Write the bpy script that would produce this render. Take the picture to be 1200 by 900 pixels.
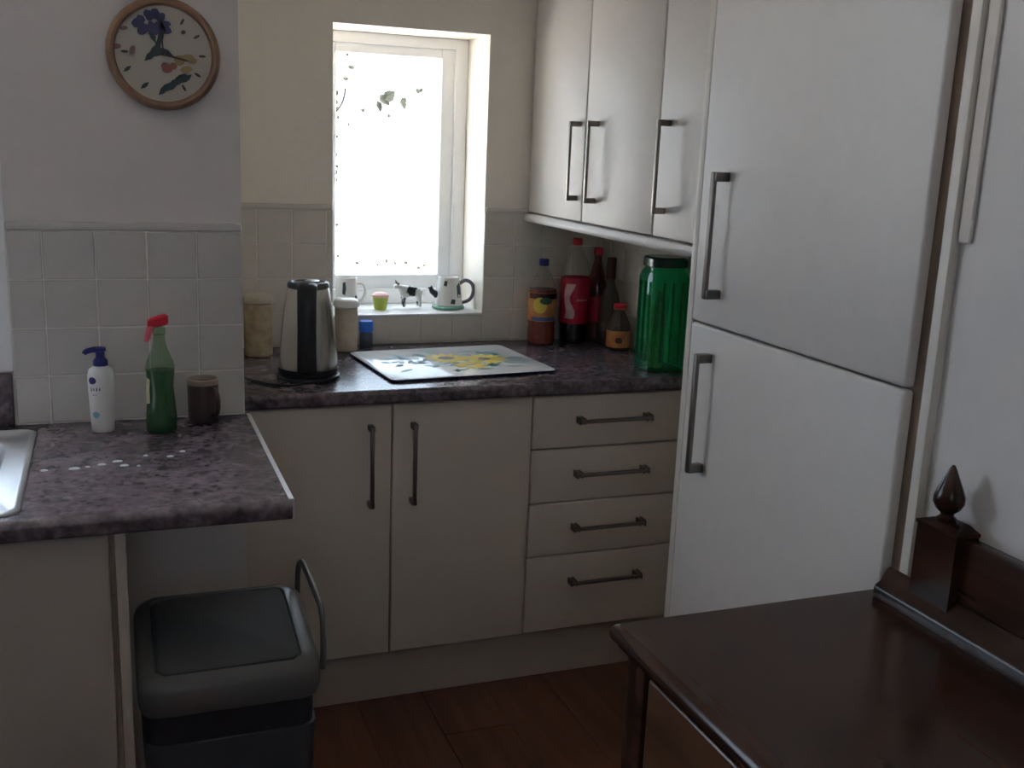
import bpy, bmesh, math, random
from mathutils import Vector, Matrix
for o in list(bpy.data.objects): bpy.data.objects.remove(o)
SC = bpy.context.scene
COL = SC.collection
random.seed(7)

# ------------------------------------------------------------------ camera
cam_d = bpy.data.cameras.new('camera'); cam = bpy.data.objects.new('camera', cam_d); COL.objects.link(cam)
cam_d.sensor_fit = 'HORIZONTAL'; cam_d.sensor_width = 36.0; cam_d.lens = 36.0*1229.46/1200.0
cam_d.clip_start = 0.02; cam_d.clip_end = 200
YAW, PITCH, ROLL = math.radians(21.2046), math.radians(12.7549), math.radians(2.3381)
fw = Vector((math.sin(YAW)*math.cos(PITCH), math.cos(YAW)*math.cos(PITCH), -math.sin(PITCH)))
rt0 = Vector((math.cos(YAW), -math.sin(YAW), 0)); up0 = rt0.cross(fw)
rt = math.cos(ROLL)*rt0 + math.sin(ROLL)*up0; up = -math.sin(ROLL)*rt0 + math.cos(ROLL)*up0
M = Matrix((rt, up, -fw)).transposed().to_4x4(); M.translation = Vector((-0.66837, -3.16867, 1.52207))
cam.matrix_world = M
SC.camera = cam

# ------------------------------------------------------------------ world and exposure
W = bpy.data.worlds.new('world'); SC.world = W; W.use_nodes = True
bg = W.node_tree.nodes['Background']
bg.inputs[0].default_value = (0.68, 0.835, 1.0, 1); bg.inputs[1].default_value = 7.0
def portal(name, loc, size, direction):
    l = bpy.data.lights.new(name, 'AREA'); l.shape = 'RECTANGLE'; l.size, l.size_y = size
    l.cycles.is_portal = True
    o = bpy.data.objects.new(name, l); COL.objects.link(o); o.location = loc
    o.rotation_euler = Vector(direction).to_track_quat('-Z', 'Y').to_euler()
portal('window_portal', (0.2025, 0.262, 1.423), (0.50, 0.87), (0, -1, 0))
portal('window_portal', (-1.55, -0.645, 1.60), (1.40, 1.18), (0, -1, 0))
portal('window_portal', (-1.0, -4.93, 1.80), (0.66, 0.56), (0, 1, 0))  # daylight portal for the added rear fill window
sun_d = bpy.data.lights.new('sun', 'SUN'); sun = bpy.data.objects.new('sun', sun_d); COL.objects.link(sun)
sun_d.energy = 90; sun_d.color = (1.0, .965, .925); sun_d.angle = .01
sun.rotation_euler = Vector((-.60, .30, -.9)).to_track_quat('-Z', 'Y').to_euler()
SC.view_settings.view_transform = 'Standard'; SC.view_settings.look = 'None'
SC.view_settings.exposure = 0.30; SC.view_settings.gamma = 1.0; SC.view_settings.use_curve_mapping = False
SC.cycles.max_bounces = 10; SC.cycles.diffuse_bounces = 6; SC.cycles.transparent_max_bounces = 16
SC.cycles.use_denoising = True

# ------------------------------------------------------------------ materials
def srgb(r, g, b):
    f = lambda c: c/12.92 if c <= .04045 else ((c+.055)/1.055)**2.4
    return (f(r/255), f(g/255), f(b/255), 1)
def mat(name, col, rough=.5, metal=0, spec=.5, noise=None, bump=0, bscale=200, trans=0, ior=1.45, coat=0):
    m = bpy.data.materials.new(name); m.use_nodes = True
    nt = m.node_tree; p = nt.nodes['Principled BSDF']
    p.inputs['Base Color'].default_value = col; p.inputs['Roughness'].default_value = rough
    p.inputs['Metallic'].default_value = metal; p.inputs['Specular IOR Level'].default_value = spec
    p.inputs['Transmission Weight'].default_value = trans; p.inputs['IOR'].default_value = ior
    p.inputs['Coat Weight'].default_value = coat
    tc = nt.nodes.new('ShaderNodeTexCoord')
    # gentle grain so no surface is perfectly flat in colour
    n = nt.nodes.new('ShaderNodeTexNoise'); n.inputs['Scale'].default_value = (noise[0] if noise else 30)
    n.inputs['Detail'].default_value = 6
    nt.links.new(tc.outputs['Object'], n.inputs['Vector'])
    r = nt.nodes.new('ShaderNodeValToRGB')
    if noise:
        r.color_ramp.elements[0].position = noise[3] if len(noise) > 3 else .3
        r.color_ramp.elements[1].position = noise[4] if len(noise) > 4 else .7
        r.color_ramp.elements[0].color = noise[1]; r.color_ramp.elements[1].color = noise[2]
    else:
        r.color_ramp.elements[0].color = tuple(c*.96 for c in col[:3])+(1,)
        r.color_ramp.elements[1].color = tuple(min(1, c*1.04) for c in col[:3])+(1,)
    nt.links.new(n.outputs['Fac'], r.inputs['Fac']); nt.links.new(r.outputs['Color'], p.inputs['Base Color'])
    if bump:
        nb = nt.nodes.new('ShaderNodeTexNoise'); nb.inputs['Scale'].default_value = bscale
        b = nt.nodes.new('ShaderNodeBump'); b.inputs['Strength'].default_value = bump; b.inputs['Distance'].default_value = .002
        nt.links.new(tc.outputs['Object'], nb.inputs['Vector']); nt.links.new(nb.outputs['Fac'], b.inputs['Height'])
        nt.links.new(b.outputs['Normal'], p.inputs['Normal'])
    return m
def clear_mat(name, tint, gloss_rough=.03, ior=1.45, milk=0.0):
    # thin clear plastic / glass: transparent body with fresnel gloss, a little diffuse when milky
    m = bpy.data.materials.new(name); m.use_nodes = True; nt = m.node_tree
    nt.nodes.remove(nt.nodes['Principled BSDF']); out = nt.nodes['Material Output']
    t = nt.nodes.new('ShaderNodeBsdfTransparent'); t.inputs[0].default_value = tint
    g = nt.nodes.new('ShaderNodeBsdfGlossy'); g.inputs['Roughness'].default_value = gloss_rough
    f = nt.nodes.new('ShaderNodeFresnel'); f.inputs[0].default_value = ior
    mx = nt.nodes.new('ShaderNodeMixShader')
    body = t.outputs[0]
    if milk:
        d = nt.nodes.new('ShaderNodeBsdfDiffuse'); d.inputs[0].default_value = tint
        m2 = nt.nodes.new('ShaderNodeMixShader'); m2.inputs[0].default_value = milk
        nt.links.new(t.outputs[0], m2.inputs[1]); nt.links.new(d.outputs[0], m2.inputs[2]); body = m2.outputs[0]
    ge = nt.nodes.new('ShaderNodeNewGeometry'); iv = nt.nodes.new('ShaderNodeMath'); iv.operation = 'SUBTRACT'; iv.inputs[0].default_value = 1
    ml = nt.nodes.new('ShaderNodeMath'); ml.operation = 'MULTIPLY'     # front faces only: the wall is thin, no total reflection inside
    nt.links.new(ge.outputs['Backfacing'], iv.inputs[1]); nt.links.new(iv.outputs[0], ml.inputs[0]); nt.links.new(f.outputs[0], ml.inputs[1])
    nt.links.new(ml.outputs[0], mx.inputs[0]); nt.links.new(body, mx.inputs[1]); nt.links.new(g.outputs[0], mx.inputs[2])
    nt.links.new(mx.outputs[0], out.inputs['Surface'])
    return m
def wood_mat(name, c1, c2, rough, scale=(2, 30, 30), spec=.5, coat=0):
    m = mat(name, c1, rough, spec=spec, coat=coat); nt = m.node_tree
    n = [x for x in nt.nodes if x.type == 'TEX_NOISE'][0]; r = [x for x in nt.nodes if x.type == 'VALTORGB'][0]
    tc = [x for x in nt.nodes if x.type == 'TEX_COORD'][0]
    mp = nt.nodes.new('ShaderNodeMapping'); mp.inputs['Scale'].default_value = scale
    nt.links.new(tc.outputs['Object'], mp.inputs['Vector']); nt.links.new(mp.outputs['Vector'], n.inputs['Vector'])
    n.inputs['Scale'].default_value = 1.0; n.inputs['Distortion'].default_value = .6
    r.color_ramp.elements[0].position = .3; r.color_ramp.elements[1].position = .7
    r.color_ramp.elements[0].color = c1; r.color_ramp.elements[1].color = c2
    return m
def L(r, g, b): return (r, g, b, 1)
MT = {}
MT['wall'] = mat('painted_plaster', L(.66, .61, .56), .85, bump=.15, bscale=120)
MT['ceiling'] = mat('ceiling_paint', L(.82, .80, .77), .9)
MT['wall_cream_glare'] = mat('glare_lifted_cream_plaster', L(.88, .82, .73), .85, bump=.15, bscale=120)  # paler than the clock wall: window glare put into the colour
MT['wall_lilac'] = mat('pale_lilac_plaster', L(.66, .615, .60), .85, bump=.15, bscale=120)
MT['wall_bounce_dark'] = mat('bounce_cutting_grey_wall', L(.185, .18, .20), .8)  # unseen walls, toned dark to cut bounce onto the low cabinets
MT['wall_near'] = mat('cool_white_plaster', L(.68, .65, .63), .85, bump=.1, bscale=120)
MT['door'] = mat('cream_foil_door', L(.64, .605, .575), .46, bump=.05, bscale=400)
MT['panel'] = mat('cream_panel', L(.66, .615, .56), .45)
MT['carcass'] = mat('carcass_board', L(.42, .33, .27), .6)
MT['base_door'] = mat('beige_foil_base_door', L(.62, .545, .475), .42, bump=.05, bscale=400)
MT['sink_door_shade'] = mat('vignette_darkened_foil_door', L(.40, .35, .31), .45)  # cream fronts with corner vignetting darkened into the colour
MT['sink_panel_shade'] = mat('vignette_darkened_panel', L(.46, .40, .355), .45)  # cream end panel, darkened for the same corner shade
MT['base_panel'] = mat('beige_panel', L(.50, .43, .37), .45)
MT['plinth'] = mat('plinth_board', L(.46, .39, .33), .5)
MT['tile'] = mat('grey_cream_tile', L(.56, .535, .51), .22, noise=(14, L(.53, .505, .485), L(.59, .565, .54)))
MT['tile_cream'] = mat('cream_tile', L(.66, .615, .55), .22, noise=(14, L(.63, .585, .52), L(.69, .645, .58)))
MT['grout'] = mat('pale_grout', L(.72, .69, .65), .85)
MT['pewter'] = mat('brushed_pewter', L(.24, .21, .19), .38, metal=1)
MT['upvc'] = mat('white_window_plastic', L(.90, .90, .91), .3)
MT['glass'] = clear_mat('window_glass', L(.82, .825, .83))
MT['dim_glass'] = clear_mat('dimmed_window_glass', L(.78, .785, .79), gloss_rough=.08)  # plain pane, tint added to hold back light through the small window
MT['sill'] = mat('white_sill', L(.90, .90, .90), .35)
MT['steel'] = mat('stainless_steel', L(.72, .73, .76), .36, metal=1)
MT['kettle_steel'] = mat('kettle_steel', L(.50, .47, .45), .26, metal=1)
MT['greyplastic'] = mat('dark_grey_plastic', L(.06, .066, .078), .3)
MT['blackplastic'] = mat('black_plastic', L(.022, .022, .026), .35)
MT['darkwood'] = wood_mat('dark_polished_oak', L(.020, .0085, .0065), L(.048, .020, .013), .20, (22, 1.6, 22), spec=.32)
MT['drawerwood'] = wood_mat('brown_polished_oak', L(.05, .022, .012), L(.11, .05, .025), .3, (22, 1.6, 22))
MT['floor'] = wood_mat('red_brown_laminate', L(.12, .045, .025), L(.20, .08, .045), .35, (25, 1.5, 25))
MT['floor2'] = wood_mat('red_brown_laminate_dark', L(.10, .038, .022), L(.17, .066, .038), .38, (25, 1.5, 25))
MT['underlay'] = mat('floor_underlay', L(.04, .02, .014), .8)
MT['edge'] = mat('aluminium_edging', L(.86, .86, .90), .42, metal=1)
MT['binlid'] = mat('grey_bin_plastic', L(.062, .062, .066), .7)
MT['binframe'] = mat('grey_bin_frame_plastic', L(.10, .095, .095), .3)
MT['bindark'] = mat('dark_bin_plastic', L(.022, .022, .03), .4)
MT['binbody'] = mat('bin_body_plastic', L(.06, .06, .07), .4)
MT['cream_tin'] = mat('cream_ceramic', L(.50, .44, .34), .4, noise=(40, L(.44, .37, .27), L(.53, .47, .38)))
MT['tan_tin'] = mat('tan_printed_ceramic', L(.47, .38, .25), .45, noise=(35, L(.36, .26, .15), L(.54, .46, .32)))
MT['white'] = mat('white_glazed_ceramic', L(.78, .77, .75), .2)
MT['whiteplastic'] = mat('white_plastic', L(.76, .75, .74), .3)
MT['navy'] = mat('navy_plastic', L(.018, .022, .16), .35)
MT['paleblue'] = mat('pale_blue_print', L(.25, .52, .62), .4)
MT['bluecap'] = mat('bright_blue_plastic', L(.02, .14, .62), .35)
MT['spice'] = mat('spice_jar_glass', L(.10, .12, .15), .2)
MT['red'] = mat('red_plastic', L(.50, .012, .03), .35)
MT['pink'] = mat('pink_red_plastic', L(.62, .12, .17), .4)
MT['cleargreen'] = clear_mat('clear_pale_green_plastic', L(.66, .78, .62), milk=.05)
MT['greenliquid'] = mat('green_detergent', L(.004, .085, .018), .2)
MT['labelwhite'] = mat('pinkish_white_print', L(.52, .36, .36), .4)
MT['yellowlabel'] = mat('pale_yellow_label', L(.60, .62, .38), .4)
MT['brownmug'] = mat('brown_stoneware', L(.055, .035, .032), .35)
MT['brownrim'] = mat('tan_stoneware_rim', L(.30, .23, .18), .4)
MT['clearplastic'] = clear_mat('clear_bottle_plastic', L(.92, .92, .91), milk=.0)
MT['squash'] = mat('red_orange_squash', L(.22, .035, .022), .2)
MT['cola'] = mat('dark_cola', L(.012, .008, .008), .15)
MT['colalabel'] = mat('red_label', L(.42, .012, .035), .4)
MT['orangelabel'] = mat('orange_label', L(.48, .20, .06), .45, noise=(25, L(.40, .10, .04), L(.56, .28, .09)))
MT['yellowfruit'] = mat('yellow_print', L(.66, .52, .08), .45)
MT['bluelabel'] = mat('blue_label', L(.06, .09, .26), .45)
MT['greenprint'] = mat('green_print', L(.05, .13, .07), .45)
MT['darkprint'] = mat('dark_teal_print', L(.032, .052, .056), .45)
MT['tealprint'] = mat('teal_print', L(.06, .24, .22), .3)
MT['blueprint'] = mat('blue_flower_print', L(.055, .055, .14), .45)
MT['skyprint'] = mat('sky_blue_print', L(.30, .48, .62), .3)
MT['orangeprint'] = mat('orange_print', L(.24, .085, .06), .45)
MT['ochreprint'] = mat('ochre_print', L(.30, .21, .09), .45)
MT['brownprint'] = mat('brown_print', L(.07, .035, .03), .5)
MT['mauveprint'] = mat('mauve_print', L(.20, .11, .12), .5)
MT['purpleprint'] = mat('purple_print', L(.16, .13, .16), .4)
MT['maroon'] = mat('maroon_glass', L(.05, .012, .014), .2)
MT['redclear'] = clear_mat('red_tinted_glass', L(.42, .14, .13), milk=.2)
MT['darkglass'] = clear_mat('dark_sauce_glass', L(.38, .30, .26), milk=.12)
MT['sauce'] = mat('dark_sauce', L(.014, .010, .008), .2)
MT['greenglass'] = clear_mat('green_pressed_glass', L(.10, .66, .38), milk=.10)
MT['pasta'] = mat('dry_pasta', L(.78, .48, .10), .6, noise=(60, L(.66, .32, .05), L(.84, .6, .18)))
MT['dkgreen'] = mat('dark_green_glass_lid', L(.006, .05, .03), .2)
MT['boardglass'] = mat('white_backed_glass', L(.90, .92, .93), .14, coat=.3)
MT['boardedge'] = mat('blue_glass_edge', L(.012, .02, .10), .15)
MT['terracotta'] = mat('terracotta_rim', L(.26, .145, .085), .45, noise=(18, L(.20, .105, .075), L(.31, .185, .10)))
MT['dial'] = mat('cream_dial', L(.44, .40, .345), .5)
MT['crumb'] = mat('water_drop', L(.75, .78, .82), .1)
MT['limepot'] = mat('lime_ceramic', L(.36, .46, .06), .3)
MT['pinkpot'] = mat('pink_glaze', L(.72, .45, .40), .4)
MT['greenbase'] = mat('green_glaze', L(.16, .36, .28), .3)
MT['cow'] = mat('cow_patch_glaze', L(.7, .7, .7), .25, noise=(22, L(.02, .02, .03), L(.74, .73, .72), .40, .43))
MT['leaf'] = mat('leaf', L(.10, .105, .08), .6, noise=(30, L(.08, .09, .06), L(.13, .125, .10)))
MT['bark'] = mat('bark', L(.06, .05, .04), .8)
MT['patio'] = mat('pale_patio', L(.62, .60, .56), .9, noise=(3, L(.55, .53, .5), L(.66, .64, .6)))
MT['render'] = mat('white_render', L(.75, .74, .72), .9)
# mottled laminate worktop
def worktop_mat():
    m = bpy.data.materials.new('mottled_laminate'); m.use_nodes = True; nt = m.node_tree; p = nt.nodes['Principled BSDF']
    tc = nt.nodes.new('ShaderNodeTexCoord')
    a = nt.nodes.new('ShaderNodeTexNoise'); a.inputs['Scale'].default_value = 16; a.inputs['Detail'].default_value = 9; a.inputs['Roughness'].default_value = .68
    b = nt.nodes.new('ShaderNodeTexNoise'); b.inputs['Scale'].default_value = 70; b.inputs['Detail'].default_value = 4
    for x in (a, b): nt.links.new(tc.outputs['Object'], x.inputs['Vector'])
    r = nt.nodes.new('ShaderNodeValToRGB'); e = r.color_ramp.elements
    e[0].position = .28; e[0].color = L(.062, .048, .062); e[1].position = .76; e[1].color = L(.27, .235, .27)
    k = e.new(.5); k.color = L(.135, .108, .130)
    r2 = nt.nodes.new('ShaderNodeValToRGB'); r2.color_ramp.elements[0].position = .35; r2.color_ramp.elements[1].position = .7
    r2.color_ramp.elements[0].color = L(.55, .55, .55); r2.color_ramp.elements[1].color = L(1.25, 1.2, 1.2)
    mx = nt.nodes.new('ShaderNodeMix'); mx.data_type = 'RGBA'; mx.blend_type = 'MULTIPLY'; mx.inputs[0].default_value = 1
    nt.links.new(a.outputs['Fac'], r.inputs['Fac']); nt.links.new(b.outputs['Fac'], r2.inputs['Fac'])
    nt.links.new(r.outputs['Color'], mx.inputs[6]); nt.links.new(r2.outputs['Color'], mx.inputs[7])
    nt.links.new(mx.outputs[2], p.inputs['Base Color']); p.inputs['Roughness'].default_value = .24
    return m
MT['worktop'] = worktop_mat()

# ------------------------------------------------------------------ mesh helpers (all in world coordinates)
def NB(): return bmesh.new()
def box(bm, x0, x1, y0, y1, z0, z1, bev=0, seg=2):
    r = bmesh.ops.create_cube(bm, size=1)
    vs = r['verts']
    for v in vs: v.co = Vector((x0+(v.co.x+.5)*(x1-x0), y0+(v.co.y+.5)*(y1-y0), z0+(v.co.z+.5)*(z1-z0)))
    if bev:
        es = list({e for v in vs for e in v.link_edges})
        bmesh.ops.bevel(bm, geom=es, offset=bev, segments=seg, profile=.5, affect='EDGES')
    return bm
def loft(bm, loops, close=True, cap0=True, cap1=True):
    rings = [[bm.verts.new(Vector(c)) for c in lp] for lp in loops]
    n = len(rings[0])
    for a, b in zip(rings, rings[1:]):
        for i in range(n if close else n-1):
            j = (i+1) % n
            bm.faces.new((a[i], a[j], b[j], b[i]))
    if cap0: bm.faces.new(list(reversed(rings[0])))
    if cap1: bm.faces.new(rings[-1])
    return bm
def lathe(bm, prof, cx, cy, seg=28, cap0=True, cap1=True, sx=1, sy=1, ang=0):
    lps = []
    for r, z in prof:
        lp = []
        for i in range(seg):
            t = 2*math.pi*i/seg; u, v = r*math.cos(t)*sx, r*math.sin(t)*sy
            lp.append((cx+u*math.cos(ang)-v*math.sin(ang), cy+u*math.sin(ang)+v*math.cos(ang), z))
        lps.append(lp)
    return loft(bm, lps, True, cap0, cap1)
def rrect(x0, x1, y0, y1, r, z, n=6):
    pts = []
    for cx, cy, a in ((x1-r, y1-r, 0), (x0+r, y1-r, 90), (x0+r, y0+r, 180), (x1-r, y0+r, 270)):
        for i in range(n+1):
            t = math.radians(a+90*i/n); pts.append((cx+r*math.cos(t), cy+r*math.sin(t), z))
    return pts
def tube(bm, pts, rad, seg=10, caps=True):
    pts = [Vector(p) for p in pts]; lps = []
    prev = None
    for i, p in enumerate(pts):
        d = (pts[min(i+1, len(pts)-1)]-pts[max(i-1, 0)]).normalized()
        if prev is None:
            a = d.orthogonal().normalized()
        else:
            a = (prev - d*prev.dot(d)).normalized()
        prev = a; b = d.cross(a)
        rr = rad[i] if isinstance(rad, (list, tuple)) else rad
        lps.append([p + rr*(math.cos(2*math.pi*k/seg)*a + math.sin(2*math.pi*k/seg)*b) for k in range(seg)])
    return loft(bm, lps, True, caps, caps)
def smooth_path(ctrl, n=6):
    c = [Vector(p) for p in ctrl]; c = [c[0]] + c + [c[-1]]; out = []
    for i in range(1, len(c)-2):
        for k in range(n):
            t = k/n; p0, p1, p2, p3 = c[i-1:i+3]
            out.append(.5*((2*p1)+(-p0+p2)*t+(2*p0-5*p1+4*p2-p3)*t*t+(-p0+3*p1-3*p2+p3)*t**3))
    out.append(c[-2]); return out
def prism_x(bm, prof, x0, x1):   # profile of (y, z) extruded along x
    return loft(bm, [[(x0, y, z) for y, z in prof], [(x1, y, z) for y, z in prof]])
def prism_y(bm, prof, y0, y1):   # profile of (x, z) extruded along y
    return loft(bm, [[(x, y0, z) for x, z in prof], [(x, y1, z) for x, z in prof]])
def build(name, bm, m, parent=None, smooth=True):
    bmesh.ops.recalc_face_normals(bm, faces=bm.faces)
    T = Vector((0, 0, 0))
    if parent is not None: T = Vector(parent['base'])
    if T.length: bmesh.ops.translate(bm, vec=-T, verts=bm.verts)
    me = bpy.data.meshes.new(name); bm.to_mesh(me); bm.free()
    me.materials.append(m if not isinstance(m, str) else MT[m])
    if smooth:
        for p in me.polygons: p.use_smooth = True
        me.set_sharp_from_angle(angle=math.radians(38))
    o = bpy.data.objects.new(name, me); COL.objects.link(o)
    if parent is not None:
        o.parent = parent; o['base'] = parent['base']
    return o
def build_top(name, bm, m, base, label, cat, group=None, smooth=True):
    bmesh.ops.translate(bm, vec=-Vector(base), verts=bm.verts)
    o = build(name, bm, m, None, smooth); o.location = base; o['base'] = tuple(base)
    o['label'] = label; o['category'] = cat
    if group: o['group'] = group
    return o
def thing(name, label, cat, base, group=None):
    o = bpy.data.objects.new(name, None); COL.objects.link(o); o.location = base; o['base'] = tuple(base)
    o.empty_display_size = .05
    o['label'] = label; o['category'] = cat
    if group: o['group'] = group
    return o
def struct(name, bm, m, smooth=False):
    o = build(name, bm, m, None, smooth); o['kind'] = 'structure'; o['base'] = (0, 0, 0); return o
def place(name, mesh, loc, parent):     # a repeat sharing mesh data; loc in world
    o = bpy.data.objects.new(name, mesh); COL.objects.link(o); o.parent = parent
    o.location = Vector(loc)-Vector(parent['base']); return o
def mesh_of(bm, name, m):
    bmesh.ops.recalc_face_normals(bm, faces=bm.faces)
    me = bpy.data.meshes.new(name); bm.to_mesh(me); bm.free(); me.materials.append(MT[m]); return me
def wall_x(bm, x0, x1, y0, y1, z1, hole):    # wall in the xz plane with one opening
    hx0, hx1, hz0, hz1 = hole
    box(bm, x0, hx0, y0, y1, 0, z1); box(bm, hx1, x1, y0, y1, 0, z1)
    box(bm, hx0, hx1, y0, y1, 0, hz0); box(bm, hx0, hx1, y0, y1, hz1, z1)
    return bm

CT = 0.901      # worktop top
YL = -0.783     # clock wall plane
# ------------------------------------------------------------------ structure
fl = struct('floor', box(NB(), -2.42, 1.02, -4.92, .27, -.06, -.012), 'underlay')
k = 0
xw = -2.30
meshes = {}
while xw < .89:
    w = min(.185, .90-xw); y = -4.80 - (k*.43) % 1.2
    while y < 0:
        y0 = max(y, -4.80); y1 = min(y+1.2, 0)
        if y1 - y0 > .02:
            key = (round(w, 3), round(y1-y0, 3), random.randint(0, 1))
            if key not in meshes:
                meshes[key] = mesh_of(box(NB(), 0, w-.0015, 0, y1-y0-.0015, -.012, 0, .0012, 1), 'floor_plank', 'floor2' if key[2] else 'floor')
            place('floor_plank', meshes[key], (xw, y0, 0), fl)
        y += 1.2
    xw += .185; k += 1
struct('ceiling', box(NB(), -2.42, 1.02, -4.92, .27, 2.40, 2.50), 'ceiling')
WB = struct('wall_back', wall_x(NB(), -.516, 1.02, 0, .27, 2.40, (-.039, .444, .995, 1.851)), 'wall_cream_glare')
WL = struct('wall_left', wall_x(NB(), -2.42, -.396, YL, YL+.13, 2.40, (-2.24, -.868, 1.017, 2.19)), 'wall_lilac')
struct('wall_recess', box(NB(), -.516, -.396, YL+.13, 0, 0, 2.40), 'wall_cream_glare')
WR = struct('wall_right', box(NB(), .90, 1.02, -2.052, 0, 0, 2.40), 'wall_cream_glare')
struct('wall_right_near', box(NB(), .405, 1.02, -4.80, -2.0525, 0, 2.40), 'wall_near')
struct('wall_far_left', box(NB(), -2.42, -2.30, -4.80, YL, 0, 2.40), 'wall_bounce_dark')
struct('wall_rear', wall_x(NB(), -2.42, 1.02, -4.92, -4.80, 2.40, (-1.32, -.68, 1.53, 2.07)), 'wall_bounce_dark')

# tiles: each tile its own piece, on a pale grout bed
S = .1026; ZT0 = .9043
tile_mesh = {}
def tile(parent, axis, u, z, w, h, plane):
    key = (axis, round(w, 4), round(h, 4), parent is WL)
    if key not in tile_mesh:
        b = NB()
        if axis == 'x': box(b, .0012, w-.0012, -.008, 0, .0012, h-.0012, .0018, 1)
        else: box(b, -.008, 0, .0012, w-.0012, .0012, h-.0012, .0018, 1)
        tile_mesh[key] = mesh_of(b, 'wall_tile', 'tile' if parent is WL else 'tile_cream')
    place('wall_tile', tile_mesh[key], (u, plane, z) if axis == 'x' else (plane, u, z), parent)
ROWS = [(ZT0+i*S, S) for i in range(4)]
# grout beds
gl = build('grout', box(NB(), -.868, -.3965, YL-.0062, YL-.0005, CT+.001, 1.3147), 'grout', WL)
gb = NB(); box(gb, -.3955, -.039, -.0062, -.0005, CT+.001, 1.3147); box(gb, .444, .893, -.0062, -.0005, CT+.001, 1.3147); box(gb, -.039, .444, -.0062, -.0005, CT+.001, .990)
build('grout', gb, 'grout', WB)
build('grout', box(NB(), .8938, .8995, -1.37, -.0062, CT+.001, 1.3147), 'grout', WR)
# clock wall tiles
xs = [-.868, -.8006, -.698, -.5954, -.4928, -.3965]
for z, h in ROWS:
    for a, b in zip(xs, xs[1:]): tile(WL, 'x', a, z, b-a, h, YL)
build('tile_border', box(NB(), -.868, -.3965, YL-.010, YL-.0005, 1.3155, 1.333, .004, 2), 'tile', WL)
xl = [-.3955, -.3654, -.2628, -.1602, -.0576, -.039]
xr = [.444, .5466, .6492, .7518, .8544, .8915]
for z, h in ROWS:
    for lst in (xl, xr):
        for a, b in zip(lst, lst[1:]): tile(WB, 'x', a, z, b-a, h, 0)
xm = [-.039, .0336, .1362, .2388, .3414, .444]
for a, b in zip(xm, xm[1:]): tile(WB, 'x', a, ZT0, b-a, .0855, 0)
bb = NB(); box(bb, -.3955, -.041, -.010, -.0005, 1.3155, 1.331, .004, 2); box(bb, .446, .8915, -.010, -.0005, 1.3155, 1.331, .004, 2)
build('tile_border', bb, 'tile_cream', WB)
for z, h in ROWS:
    for i in range(13):
        y1 = -.0085-i*S; tile(WR, 'y', y1-S, z, S, h, .90)

# window_1: the small bright window over the back worktop
def window(name, x0, x1, z0, z1, yf, depth, frame, sash, glass_y, mullion=None, glass='glass'):
    b = NB()
    def ring(xa, xb, za, zb, t, ya, yb, bev):
        tl, tr, tb, tt = t
        box(b, xa, xa+tl, ya, yb, za, zb, bev); box(b, xb-tr, xb, ya, yb, za, zb, bev)
        box(b, xa+tl-.002, xb-tr+.002, ya+.0005, yb-.0005, za, za+tb, bev); box(b, xa+tl-.002, xb-tr+.002, ya+.0005, yb-.0005, zb-tt, zb, bev)
    ring(x0, x1, z0, z1, frame, yf, yf+depth, .004)
    o = struct(name, b, 'upvc', True)
    b = NB()
    fx0, fx1, fz0, fz1 = x0+frame[0], x1-frame[1], z0+frame[2], z1-frame[3]
    ring(fx0-.004, fx1+.004, fz0-.004, fz1+.004, tuple(s+.004 for s in sash), yf+.012, yf+depth-.012, .006)
    if mullion: box(b, mullion-.03, mullion+.03, yf+.006, yf+depth-.01, fz0, fz1, .004)
    s = build('window_sash', b, 'upvc', o)
    build('glass_pane', box(NB(), fx0+sash[0]-.003, fx1-sash[1]+.003, glass_y, glass_y+.006, fz0+sash[2]-.003, fz1-sash[3]+.003), glass, o, False)
    return o
W1 = window('window_1', -.039, .444, .9965, 1.851, .205, .06, (.028, .042, .05, .034), (.026, .044, .045, .030), .23, None, 'dim_glass')
build('window_sill', box(NB(), -.0385, .4435, -.012, .205, .9905, .9965, .0025, 2), 'sill', W1)
W2 = window('window_2', -2.24, -.868, 1.017, 2.19, YL-.003, .07, (.03, .03, .04, .04), (.03, .03, .04, .04), YL+.03, -1.45)
build('window_sill', box(NB(), -2.24, -.872, YL-.018, YL+.0, CT+.001, 1.0165, .003, 2), 'worktop', W2)

W3 = window('rear_fill_window', -1.32, -.68, 1.53, 2.07, -4.87, .06, (.035, .035, .035, .035), (.03, .03, .03, .03), -4.84)  # unseen window, added for fill light from behind the camera

# ------------------------------------------------------------------ handles
def handle_bm(p0, p1, out, standoff, wid=.011, post=.015, thick=.008, proud=0):
    # bar from p0 to p1 (bar centre line), out = unit vector pointing away from the door
    b = NB(); p0, p1, out = Vector(p0), Vector(p1), Vector(out); d = (p1-p0).normalized(); s = d.cross(out)
    def bx(c, hd, hs, ho, bev):
        r = bmesh.ops.create_cube(b, size=1)
        for v in r['verts']:
            q = v.co.copy(); v.co = c + d*q.x*2*hd + s*q.y*2*hs + out*q.z*2*ho
        bmesh.ops.bevel(b, geom=list({e for v in r['verts'] for e in v.link_edges}), offset=bev, segments=2, profile=.5, affect='EDGES')
    bx((p0+p1)/2, (p1-p0).length/2, wid/2, thick/2, .002)
    for p, sg in ((p0, 1), (p1, -1)):
        c = p + d*sg*post/2
        bx(c - out*(standoff/2-.001), post/2, post/2, standoff/2, .002)
    return b

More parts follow.
